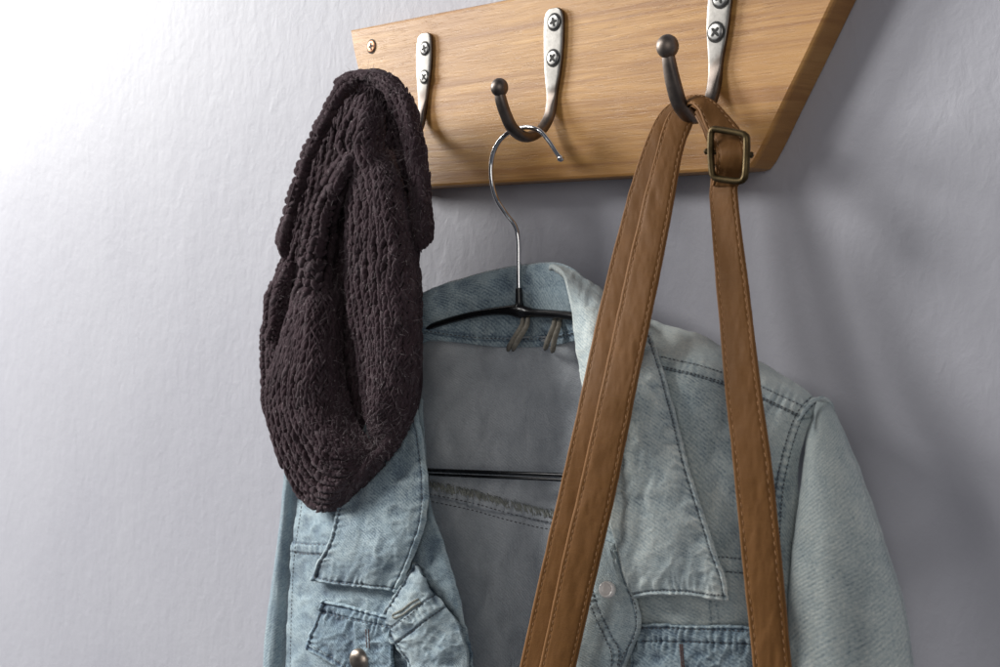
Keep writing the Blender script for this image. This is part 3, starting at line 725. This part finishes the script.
stitches('buttonhole', s, [[(366, 629), (367, 648)], [(368.5, 629), (369.5, 648)]], M['thread_red'], s.obj, 1.5, .6, .0005)
disc('snap_button', s, 361, 660, .0090, M['pewter'], s.obj, .6, rim=False, lift=.0008)
# turned-out placket corner with worked buttonhole
s = patch([[(411, 562, .094), (417, 568, .0965), (424, 578, .0970), (430, 588, .0945)],
           [(400, 582, .096), (413, 585, .1000), (427, 592, .0995), (441, 600, .0950)],
           [(388, 602, .097), (406, 604, .1025), (427, 608, .1015), (449, 611, .0955)],
           [(378.5, 619, .097), (400, 622, .1030), (424, 622, .1020), (455, 620, .0955)],
           [(388, 637, .097), (408, 638, .1025), (432, 636, .1015), (461, 633, .0955)],
           [(400, 655, .097), (420, 656, .1020), (444, 654, .1005), (466, 650, .0955)],
           [(411, 680, .096), (430, 680, .1010), (450, 680, .0995), (469, 680, .0950)],
           [(430, 780, .095), (446, 780, .1000), (462, 780, .0985), (476, 780, .0940)]], 130, 260,
          [edge('l', .0022, hem=True, hw=4, puck=.0005, lam=9), folds(.0012, 16, 40, 91, 3, .6), pucker_noise(.0008, 15, 94, .3),
           seam([(394, 645), (415, 629), (436, 613), (458, 598)], -16, .0009, 1.2, .0005, 7, 9, .0009, .5, 30)])
patch_obj('placket', s, M['denim'], jk, .0028, .22)
stitches('stitching', s, [[(393, 645), (415, 629), (436, 613), (457, 598)], [(387, 631), (407, 617), (428, 600), (440, 592)], inset_line(s, 'l', 4)[2:-2]], M['thread'], s.obj, 3.8)
stitches('buttonhole', s, [[(394, 614), (402, 610), (411, 603), (419, 599)], [(396, 618), (404, 614), (413, 607), (421, 602)], [(394, 614), (392.5, 617), (396, 618)]], M['thread_pale'], s.obj, 1.5, .7, .0010)
# left collar leaf
s = patch([[(392, 322, 0.0760), (402, 312, 0.0720), (412, 304, 0.0640), (420, 298, 0.0560)],
           [(384, 350, 0.0790), (396, 345, 0.0780), (410, 338, 0.0740), (420, 334, 0.0680)],
           [(372, 400, 0.0820), (386, 398, 0.0830), (404, 396, 0.0810), (417, 396, 0.0770)],
           [(358, 440, 0.0860), (377, 439, 0.0880), (401, 438, 0.0870), (423, 438, 0.0820)],
           [(344, 480, 0.0930), (368, 480, 0.0960), (398, 480, 0.0960), (428, 480, 0.0910)],
           [(334, 514, 0.0970), (362, 516, 0.1000), (396, 518, 0.1000), (426, 519, 0.0950)],
           [(326, 544, 0.0980), (355, 548, 0.1020), (389, 550, 0.1020), (416, 550, 0.0970)],
           [(314, 566, 0.0960), (346, 571, 0.1000), (379, 573, 0.1000), (406, 575, 0.0960)],
           [(309, 581, 0.0930), (338, 587, 0.0970), (368, 589, 0.0970), (397, 592.5, 0.0940)]], 170, 330,
          [folds(.0015, 20, 46, 101, 3, .3, 5), pucker_noise(.0008, 19, 104, .24), edge('lb', .0020, hem=True, hw=4.5, puck=.0006, lam=8.5), edge('r', .0016, hem=True, hw=6, puck=.0003, lam=12)])
patch_obj('collar_leaf', s, M['denim'], jk, .0030, .32)  # leaf darkened by tint to even out the light between the sides
stitches('stitching', s, [inset_line(s, 'r', 6)[20:-1], inset_line(s, 'b', 4.5)[1:-1], inset_line(s, 'l', 4.5)[30:-1]], M['thread'], s.obj, 3.8)

# ================================================================ CLOTHES HANGER
hg = empty('clothes_hanger', tuple(P(520, 310, .056)), 'black clothes hanger with a chrome wire hook, holding up the denim jacket', 'clothes hanger')
hd = P(526, 131, .053)
wd = .052
tube_obj('wire_hook', [P(x, y, wd) for x, y in ((519.5, 306), (519, 285), (518.7, 262), (518.3, 240), (515, 226), (506, 214), (497, 200), (492.3, 184), (491.2, 167), (494, 151), (502, 138), (514, 130), (528, 127.2), (540, 131), (549, 141), (557, 153), (561, 158.5))], .0016, M['chrome'], hg, n=12, res=8)
tube_obj('wire_tip', [P(x, y, wd) for x, y in ((560, 157), (561, 158.7), (562, 160.3))], [.0022, .0025, .0014], M['chrome'], hg, n=12)
tube_obj('clamp', [P(x, y, .0555) for x, y in ((518.8, 288), (519, 295), (519.2, 302), (519.3, 308))], [.0022, .0024, .0026, .0038], M['plastic'], hg, n=14)
# moulded shoulder bar
def bar(name, pts, hw, ht):
    p = crom(np.array([P(x, y, d) for x, y, d in pts]), 90); k = crom(np.array(hw, float)[:, None], 90)[:, 0]; V = []; n = 14
    T = np.gradient(p, axis=0); T /= np.linalg.norm(T, axis=1, keepdims=True); yv = np.array([0, 1.0, 0])
    for i in range(90):
        up = np.cross(T[i], yv); up /= np.linalg.norm(up)
        for j in range(n): a = 2*math.pi*j/n; V.append(p[i]+up*k[i]*math.cos(a)+yv*ht*math.sin(a))
    return mesh_obj(name, V, [tuple(f) for f in grid_faces(90, n, True)]+[tuple(range(n)), tuple(range(89*n, 90*n))[::-1]], M['plastic'], hg)
bar('shoulder_bar', [(318, 385, .066), (350, 364, .066), (390, 343, .065), (427, 328, .064), (455, 319, .061), (485, 312.5, .058), (508, 310.5, .057), (520, 311.5, .0565), (535, 313, .0565), (572, 316, .0645), (610, 325, .066), (660, 341, .056), (720, 362, .047), (775, 390, .041)], [.0018, .0018, .0019, .0021, .0024, .0026, .0034, .0046, .0030, .0028, .003, .0034, .0036, .003], .0032)
TB = [P(x, y, d) for x, y, d in ((318, 385, .064), (324, 440, .062), (345, 462, .062), (390, 468, .060), (427, 470, .058), (490, 472.5, .056), (556, 475, .054), (620, 478, .053), (690, 474, .050), (740, 440, .046), (770, 392, .041))]
V1, F1 = tube('', TB, .0015, None, None, n=10); V2, F2 = tube('', [p-np.array([0, 0, .0031]) for p in TB], .0011, None, None, n=10)
mesh_obj('trouser_bar', V1+V2, F1+[tuple(i+len(V1) for i in f) for f in F2], M['plastic'], hg)

# ================================================================ LEATHER STRAP
st_ = empty('bag_strap', tuple(P(600, 700, .11)), 'brown stitched leather bag strap looped over the third hook, hanging in front of the jacket', 'strap')
def ribbon(name, rows, mat, parent, nv=420, nu=40, stitched=True, thick=.0024):
    """rows: (pxl, pyl, dl, pxr, pyr, dr) down the strap"""
    rows = [(a, b, c+.006*max(0, min(1, (b-200)/120)), d, e, f+.006*max(0, min(1, (e-200)/120))) for a, b, c, d, e, f in rows]
    R = [[(a, b, c), ((a*2+d)/3, (b*2+e)/3, (c*2+f)/3+.0006), ((a+d*2)/3, (b+e*2)/3, (c+f*2)/3+.0006), (d, e, f)] for a, b, c, d, e, f in rows]
    def ft(s):
        g = np.exp(-((s.U-.13)/.03)**2)+np.exp(-((s.U-.87)/.03)**2)
        ed = np.exp(-(s.U/.035)**2)+np.exp(-((1-s.U)/.035)**2)
        return -.0004*g-.0010*ed+.0003*fbm(s.px/9, s.py/22, 7, 3), .65*(np.exp(-(s.U/.02)**2)+np.exp(-((1-s.U)/.02)**2))-.10*g
    s = patch(R, nu, nv, [ft]); patch_obj(name, s, mat, parent, thick)
    if stitched:
        for u in (.13, .87):
            pl = [(np.interp(u, s.U[0], s.px[k]), np.interp(u, s.U[0], s.py[k])) for k in range(0, nv, 10)]
            s.lines = getattr(s, 'lines', [])+[pl]
        # lay stitches directly on the sheet
        cs, A, B, D = [], [], [], []
        for u in (.13, .87):
            k = int(round(u*(nu-1))); line = s.pos[:, k]; nn = s.N[:, k]; acc = np.concatenate([[0], np.cumsum(np.linalg.norm(np.diff(line, axis=0), axis=1))])
            stp = .0046; side = s.pos[:, min(k+2, nu-1)]-s.pos[:, max(k-2, 0)]
            for q in range(int(acc[-1]/stp)):
                m0 = (q+.5)*stp; g = lambda arr, t: np.array([np.interp(t, acc, arr[:, c]) for c in range(3)])
                a, b = g(line, m0-stp*.36), g(line, m0+stp*.36); n_ = g(nn, m0); n_ /= np.linalg.norm(n_); sd = g(side, m0); sd /= np.linalg.norm(sd)
                t = (b-a)/2+sd*.00022
                cs.append((a+b)/2+n_*.00005); A.append(t); B.append(sd*.00034); D.append(n_*.0004)
        blobs('stitching', cs, A, B, D, M['thread_brown'], s.obj)
    return s
# rear run of the doubled strap
ribbon('strap_run', [(690, 104, .040, 712, 103, .040), (676, 101, .040, 700, 101, .040), (665, 106, .043, 686, 106, .042), (654, 120, .047, 678, 122, .046), (641, 150, .057, 668, 152, .055), (625.5, 200, .067, 655, 202, .065), (605, 280, .081, 637, 282, .079), (589, 350, .097, 623, 352, .095),
                   (574, 420, .107, 609, 422, .105), (557, 495, .109, 593, 497, .107), (540, 570, .109, 577, 572, .107), (518.5, 667, .108, 557, 669, .106), (494, 780, .107, 534, 782, .105)], M['leather'], st_)
# front run
ribbon('strap_run', [(700, 112, .042, 716, 107, .042), (688, 106, .043, 706, 104, .043), (676, 106, .046, 698, 111, .045), (665, 118, .0505, 692, 124, .0490), (655.5, 150, .0615, 682, 153, .0595), (642, 200, .0755, 673, 203, .0735), (623.5, 280, .091, 657.5, 283, .089), (608, 350, .106, 643, 353, .104),
                   (593, 420, .113, 629, 423, .111), (576, 495, .115, 614, 498, .113), (559, 570, .115, 596.5, 573, .113), (538, 667, .114, 574.5, 670, .112), (513, 780, .113, 552, 783, .111)], M['leather'], st_)
# right-hand run
ribbon('strap_run', [(712, 140, .0610, 739, 138, .0610), (711, 160, .0610, 738, 158, .0610), (709, 185, .0625, 737, 183, .0620), (708.5, 200, .0630, 737.5, 199, .0630), (711.5, 240, .0660, 742, 239, .0660), (714.5, 280, .069, 747.5, 279, .068), (719.5, 340, .078, 754.5, 339, .077), (725, 400, .088, 762, 399, .086),
                   (731.5, 460, .094, 770.5, 459, .092), (738, 530, .096, 778, 529, .094), (745, 600, .096, 785, 599, .094), (752, 667, .095, 791, 666, .093), (763, 780, .094, 803, 778, .092)], M['leather'], st_)
# turn over the hook, down into the buckle
ribbon('strap_loop', [(684, 117, .050, 677, 110, .044), (686, 106, .058, 683, 97.5, .046), (692, 103, .064, 697, 93.5, .050), (699, 110, .068, 714, 99.5, .056), (704, 124, .0700, 730, 115.5, .061), (710, 138, .0705, 742, 132, .0645), (715, 152, .0740, 748, 152, .0700), (715, 166, .0725, 747.5, 167, .0680), (713, 177, .0670, 743, 178, .0635), (711, 186, .0640, 738, 187, .0615)], M['leather'], st_, nv=200)
# loose keeper layer beside the loop
ribbon('strap_layer', [(694, 112, .0600, 700, 110, .0590), (700, 124, .0640, 708, 122, .0630), (704, 136, .0655, 714, 134, .0645), (708, 148, .0650, 722, 146, .0640), (709, 165, .0635, 728, 164, .0625)], M['leather'], st_, nv=100, stitched=False)
# buckle
def buckle():
    fr = [(709.5, 131), (711.5, 128), (716, 127.8), (731, 130), (742.5, 132.2), (747, 134.5), (748.6, 139), (748.4, 156), (747.4, 173), (745.6, 180), (741, 182.8), (730, 182.2), (717, 180.2), (712.5, 178), (710.5, 173), (709, 155), (709, 139)]
    fr = [(729+(x-729)*.91, 155.5+(y-155.5)*.94) for x, y in fr]
    pts = [P(x, y, .0735-(x-710)*.00008-(y-155)*.00001) for x, y in fr]; pts += [pts[0]]
    V, Fc = tube('', pts, .0019, None, None, n=12, res=8, caps=False)
    b = mesh_obj('buckle', V, Fc, M['brass'], st_)
    tube_obj('centre_bar', [P(706.3, 151.5, .0715), P(709, 151.8, .0712), P(729, 153.2, .0670), P(747, 154.6, .0685), P(751.5, 155, .069)], [.0018, .0014, .0014, .0014, .0018], M['brass'], b, n=12)
buckle()

# ================================================================ KNITTED HAT
hat = empty('knitted_hat', tuple(P(345, 505, .10)), 'dark plum chunky knitted wool hat bunched up on the left hook', 'hat')
def knit(name, cols, ncol, rowstep=.0036, parent=hat, fat=1.0, mode='v', thick=.0034, seed=0, bulge=0.0, ends=0.0):
    """cols: list of polylines (px,py,d) down the wales"""
    g = crom(crom(np.array(cols, float), 90, 1), 60, 0)             # (across, along)
    px, py, d = g[..., 0], g[..., 1], g[..., 2]+.007
    U = np.linspace(0, 1, 60)[:, None]
    d = d+bulge*np.sin(math.pi*U)+.0036*fbm(px/22, py/46, seed+1, 2)
    pos = P(px, py, d)
    N = np.cross(np.gradient(pos, axis=1), np.gradient(pos, axis=0)); N /= np.linalg.norm(N, axis=-1, keepdims=True)+1e-9
    if np.median(np.sum(N*(CAM-pos), -1)) < 0: N = -N
    # backing cloth
    back = pos-N*.0026; Fq = grid_faces(60, 90); q = back.reshape(-1, 3)[Fq]; nf = N.reshape(-1, 3)[Fq[:, 0]]
    if np.sum(np.cross(q[:, 1]-q[:, 0], q[:, 2]-q[:, 1])*nf) < 0: Fq = Fq[:, ::-1].copy()
    o = mesh_obj(name, back.reshape(-1, 3), Fq, M['knit'], parent, attrs={'rnd': np.zeros(5400)})
    m = o.modifiers.new('thickness', 'SOLIDIFY'); m.thickness = thick; m.offset = -1
    L = np.linalg.norm(np.diff(pos[30], axis=0), axis=1).sum(); nr = int(L/rowstep)
    def samp(arr, a, b):
        a = np.clip(a, 0, 58.999); b = np.clip(b, 0, 88.999); i = a.astype(int); j = b.astype(int); fa = (a-i)[:, None]; fb = (b-j)[:, None]
        return arr[i, j]*(1-fa)*(1-fb)+arr[i+1, j]*fa*(1-fb)+arr[i, j+1]*(1-fa)*fb+arr[i+1, j+1]*fa*fb
    ii, jj = np.meshgrid(np.arange(ncol), np.arange(nr), indexing='ij'); ii = ii.ravel(); jj = jj.ravel()
    jit = RNG.uniform(-.2, .2, len(ii)); wob = fbm(ii/3.1, jj/5.3, seed+20, 2); a = (ii+.5+jit*.7+.28*wob)/ncol*59; b = (jj+.5+jit+.3*fbm(ii/2.2, jj/4.1, seed+30, 2))/nr*89
    c = samp(pos, a, b); n_ = samp(N, a, b); n_ /= np.linalg.norm(n_, axis=1, keepdims=True)
    t = samp(pos, a, b+1)-samp(pos, a, b-1); t /= np.linalg.norm(t, axis=1, keepdims=True)+1e-9
    rowl = np.clip(np.linalg.norm(samp(pos, a, b+1)-samp(pos, a, b-1), axis=1)/2*89/nr, .0016, .0075)
    acr = samp(pos, a+.5, b)-samp(pos, a-.5, b); wv = np.linalg.norm(acr, axis=1)*59/ncol; acr /= np.linalg.norm(acr, axis=1, keepdims=True)+1e-9
    keep = wv > .0011; wv = np.clip(wv, .0016, .009)
    CS, A, B, D, R = [], [], [], [], []
    for sg in (-1, 1):
        if mode == 'v': an, ln, wd_, off = .46, 1.08, .235, .25
        elif mode == 'rib': an, ln, wd_, off = 1.15, .55, .26, .22
        else: an, ln, wd_, off = .75, .85, .27, .22
        an_ = an+RNG.uniform(-.15, .15, len(c))
        ax = t*np.cos(an_)[:, None]-sg*acr*np.sin(an_)[:, None]
        sd = np.cross(ax, n_); sc_ = (1+RNG.uniform(-.14, .18, len(c)))*fat
        hl = rowl*ln*sc_ if mode == 'v' else np.maximum(rowl, wv)*.5*ln*1.25*sc_
        cc = c+acr*(sg*off*wv)[:, None]+n_*(RNG.uniform(-.0002, .0006, len(c)))[:, None]
        ax = ax+n_*RNG.uniform(-.1, .18, len(c))[:, None]
        CS.append(cc[keep]); A.append((ax*hl[:, None])[keep]); B.append((sd*(wd_*wv*sc_)[:, None])[keep]); D.append((n_*(wd_*wv*.95*sc_)[:, None])[keep]); R.append(RNG.uniform(0, 1, keep.sum()))
    CS, A, B, D, R = map(np.concatenate, (CS, A, B, D, R))
    y = blobs('knit_stitches', CS, A, B, D, M['knit'], o, attrs={'rnd': R})
    # join stitches with the backing so that each part is one mesh
    fz = fuzz_of(CS, D, A); FUZZ.append(fz)
    return o
FUZZ = []
def fuzz_of(cs, dn, ax):
    k = RNG.random(len(cs)) < .42; c = cs[k]; n_ = dn[k]; n_ = n_/np.linalg.norm(n_, axis=1, keepdims=True); a = ax[k]/np.linalg.norm(ax[k], axis=1, keepdims=True)
    r = RNG.normal(0, 1, c.shape); r /= np.linalg.norm(r, axis=1, keepdims=True); d = n_*.8+r*.9; d /= np.linalg.norm(d, axis=1, keepdims=True)
    L = RNG.uniform(.0022, .0072, len(c)); return c, d, L, r
def build_fuzz():
    V, T = [], []
    for c, d, L, r in FUZZ:
        for i in range(len(c)):
            b = len(V); p0 = c[i]; p1 = c[i]+d[i]*L[i]*.55; p2 = c[i]+d[i]*L[i]*.8+r[i]*L[i]*.45; w1 = np.cross(d[i], r[i]); w1 /= np.linalg.norm(w1)+1e-9; w2 = np.cross(d[i], w1)
            h = .00010
            for p, q in ((p0, h*1.2), (p1, h), (p2, h*.4)):
                V += [p+w1*q, p-w1*q*.5+w2*q*.86, p-w1*q*.5-w2*q*.86]
            for k in (0, 3):
                for j in range(3): a_, b_ = b+k+j, b+k+(j+1) % 3; T += [(a_, b_, b_+3), (a_, b_+3, a_+3)]
    return mesh_obj('fuzz', np.array(V), np.array(T), M['fuzz'], hat)
# back inside of the hat: dark cloth behind all folds
knit('rear_fold', [[(300, 170, .058), (285, 235, .060), (272, 300, .062), (268, 370, .066), (275, 430, .072), (300, 490, .078)],
                   [(345, 90, .060), (335, 180, .064), (325, 280, .068), (320, 370, .072), (320, 430, .076), (325, 500, .080)],
                   [(375, 82, .062), (370, 180, .066), (368, 280, .070), (370, 370, .074), (365, 430, .076), (350, 490, .080)],
                   [(400, 90, .062), (412, 180, .064), (414, 280, .066), (416, 370, .070), (408, 420, .074), (385, 455, .078)]], 17, .0046, seed=1)
knit('side_fold', [[(281, 266, .066), (268, 290, .068), (262, 330, .070), (262, 380, .072), (266, 420, .074), (283, 462, .076)],
                   [(290, 262, .070), (279, 290, .074), (273, 330, .077), (272, 380, .080), (276, 425, .080), (292, 462, .080)],
                   [(296, 262, .066), (290, 290, .068), (285, 330, .070), (283, 380, .074), (288, 420, .076), (300, 462, .078)]], 4, mode='x', seed=3)
# turned-up brim: dark band sweeping over the top and down the right side
knit('brim', [[(338, 92, .074), (352, 82, .080), (372, 84, .084), (388, 100, .086), (400, 130, .086), (408, 170, .086), (412, 210, .086), (411, 246, .084)],
              [(336, 86, .080), (352, 76, .087), (378, 76, .092), (398, 92, .094), (411, 128, .094), (419, 170, .093), (422, 210, .092), (421, 250, .088)],
              [(338, 84, .074), (353, 72.5, .080), (383, 71.5, .084), (406, 88, .085), (421, 126, .083), (429, 170, .080), (432, 210, .078), (432, 238, .076)]], 5, .0046, mode='v', seed=5, thick=.0034)
knit('brim', [[(352, 74, .078), (338, 86, .080), (322, 116, .080), (307, 148, .078), (293, 188, .076), (283, 226, .074), (279, 240, .072)],
              [(354, 80, .086), (340, 92, .090), (325, 120, .091), (310, 151, .090), (296, 190, .088), (286, 227, .086), (281, 250, .084)],
              [(357, 86, .080), (343, 98, .082), (328, 124, .082), (313, 155, .081), (299, 193, .080), (289, 228, .078), (285, 258, .076)]], 3, .0050, mode='rib', seed=7, fat=1.6, thick=.0015)
# folded crown lobes
knit('crown_fold', [[(352, 100, .088), (342, 122, .090), (336, 142, .092), (345, 165, .094), (352, 190, .092)],
                    [(366, 98, .098), (358, 122, .104), (353, 145, .107), (360, 165, .106), (366, 190, .102)],
                    [(378, 104, .096), (372, 126, .101), (368, 146, .104), (376, 165, .104), (382, 190, .100)],
                    [(386, 112, .086), (384, 130, .088), (382, 148, .090), (390, 165, .092), (394, 190, .090)]], 6, .0046, seed=9)
# rope-like left cable
knit('cable', [[(344, 148, .080), (329, 168, .080), (314, 200, .080), (302, 240, .082), (291, 290, .088), (282, 330, .086), (274, 370, .086)],
               [(350, 152, .103), (335, 176, .107), (321, 206, .107), (310, 244, .106), (302, 292, .103), (296, 332, .102), (288, 372, .100)],
               [(355, 158, .103), (343, 182, .107), (331, 212, .107), (322, 248, .106), (317, 294, .102), (311, 334, .102), (303, 374, .100)],
               [(358, 166, .082), (350, 190, .082), (340, 218, .082), (333, 252, .082), (331, 296, .089), (325, 336, .090), (318, 374, .092)]], 4, .0052, mode='x', seed=11, fat=1.1)
# right-hand long lobe, closing at the gathered crown
knit('crown_fold', [[(350, 150, .080), (348, 180, .088), (346, 220, .090), (346, 270, .089), (350, 320, .089), (357, 365, .090), (364, 405, .094), (371, 438, .098)],
                    [(358, 148, .088), (356, 178, .102), (357, 220, .107), (357, 270, .106), (362, 320, .105), (368, 365, .106), (371, 405, .107), (373, 441, .100)],
                    [(368, 146, .090), (371, 174, .108), (375, 220, .114), (376, 270, .114), (379, 320, .113), (381, 365, .113), (379, 408, .111), (375, 442, .101)],
                    [(380, 146, .088), (385, 174, .106), (393, 220, .112), (397, 270, .113), (398, 320, .113), (397, 365, .112), (391, 412, .109), (377, 445, .101)],
                    [(388, 150, .082), (395, 176, .096), (405, 220, .100), (411, 270, .102), (413, 320, .104), (411, 370, .103), (402, 418, .102), (380, 448, .099)],
                    [(392, 154, .072), (399, 180, .080), (410, 220, .082), (418, 270, .082), (421, 320, .084), (419, 372, .086), (412, 420, .088), (384, 453, .096)]], 12, .0042, seed=13)
# big lower-left lobe that sweeps round to the same gather
knit('crown_fold', [[(306, 262, .066), (296, 290, .078), (280, 340, .084), (267, 385, .082), (268, 425, .082), (283, 468, .082), (300, 500, .084), (325, 509, .088), (350, 490, .092), (368, 462, .097)],
                    [(312, 262, .072), (300, 292, .092), (288, 342, .102), (277, 385, .104), (280, 424, .105), (295, 462, .105), (312, 487, .104), (333, 492, .104), (354, 476, .102), (370, 456, .099)],
                    [(318, 262, .074), (310, 294, .098), (300, 345, .112), (292, 385, .116), (296, 420, .117), (310, 450, .117), (326, 468, .114), (344, 472, .110), (360, 464, .105), (372, 452, .100)],
                    [(326, 262, .074), (321, 296, .100), (316, 345, .114), (311, 382, .117), (315, 412, .118), (327, 436, .117), (341, 449, .114), (355, 454, .109), (366, 453, .104), (373, 449, .100)],
                    [(333, 262, .070), (333, 298, .092), (331, 345, .103), (330, 380, .106), (334, 405, .107), (342, 424, .107), (353, 436, .105), (363, 443, .103), (369, 446, .101), (374, 446, .100)],
                    [(340, 262, .064), (341, 298, .076), (342, 345, .082), (345, 380, .086), (350, 400, .089), (356, 416, .092), (362, 428, .095), (367, 437, .097), (371, 442, .098), (374, 443, .099)]], 14, .0042, seed=15)
# underside between the two lobes
knit('crown_fold', [[(419, 392, .080), (412, 405, .092), (398, 420, .099), (385, 435, .101), (377, 445, .100)],
                    [(412, 419, .080), (402, 427, .093), (393, 436, .100), (384, 443, .101), (377, 447, .100)],
                    [(399, 445, .082), (394, 448, .094), (386, 448, .100), (380, 449, .101), (376, 449, .100)],
                    [(372, 480, .084), (371, 472, .095), (372, 463, .101), (373, 456, .102), (374, 451, .100)],
                    [(340, 508, .086), (346, 495, .096), (354, 480, .101), (364, 464, .102), (372, 452, .100)],
                    [(318, 511, .084), (328, 500, .095), (340, 484, .101), (356, 466, .102), (371, 452, .100)]], 18, .0040, seed=17)
build_fuzz()
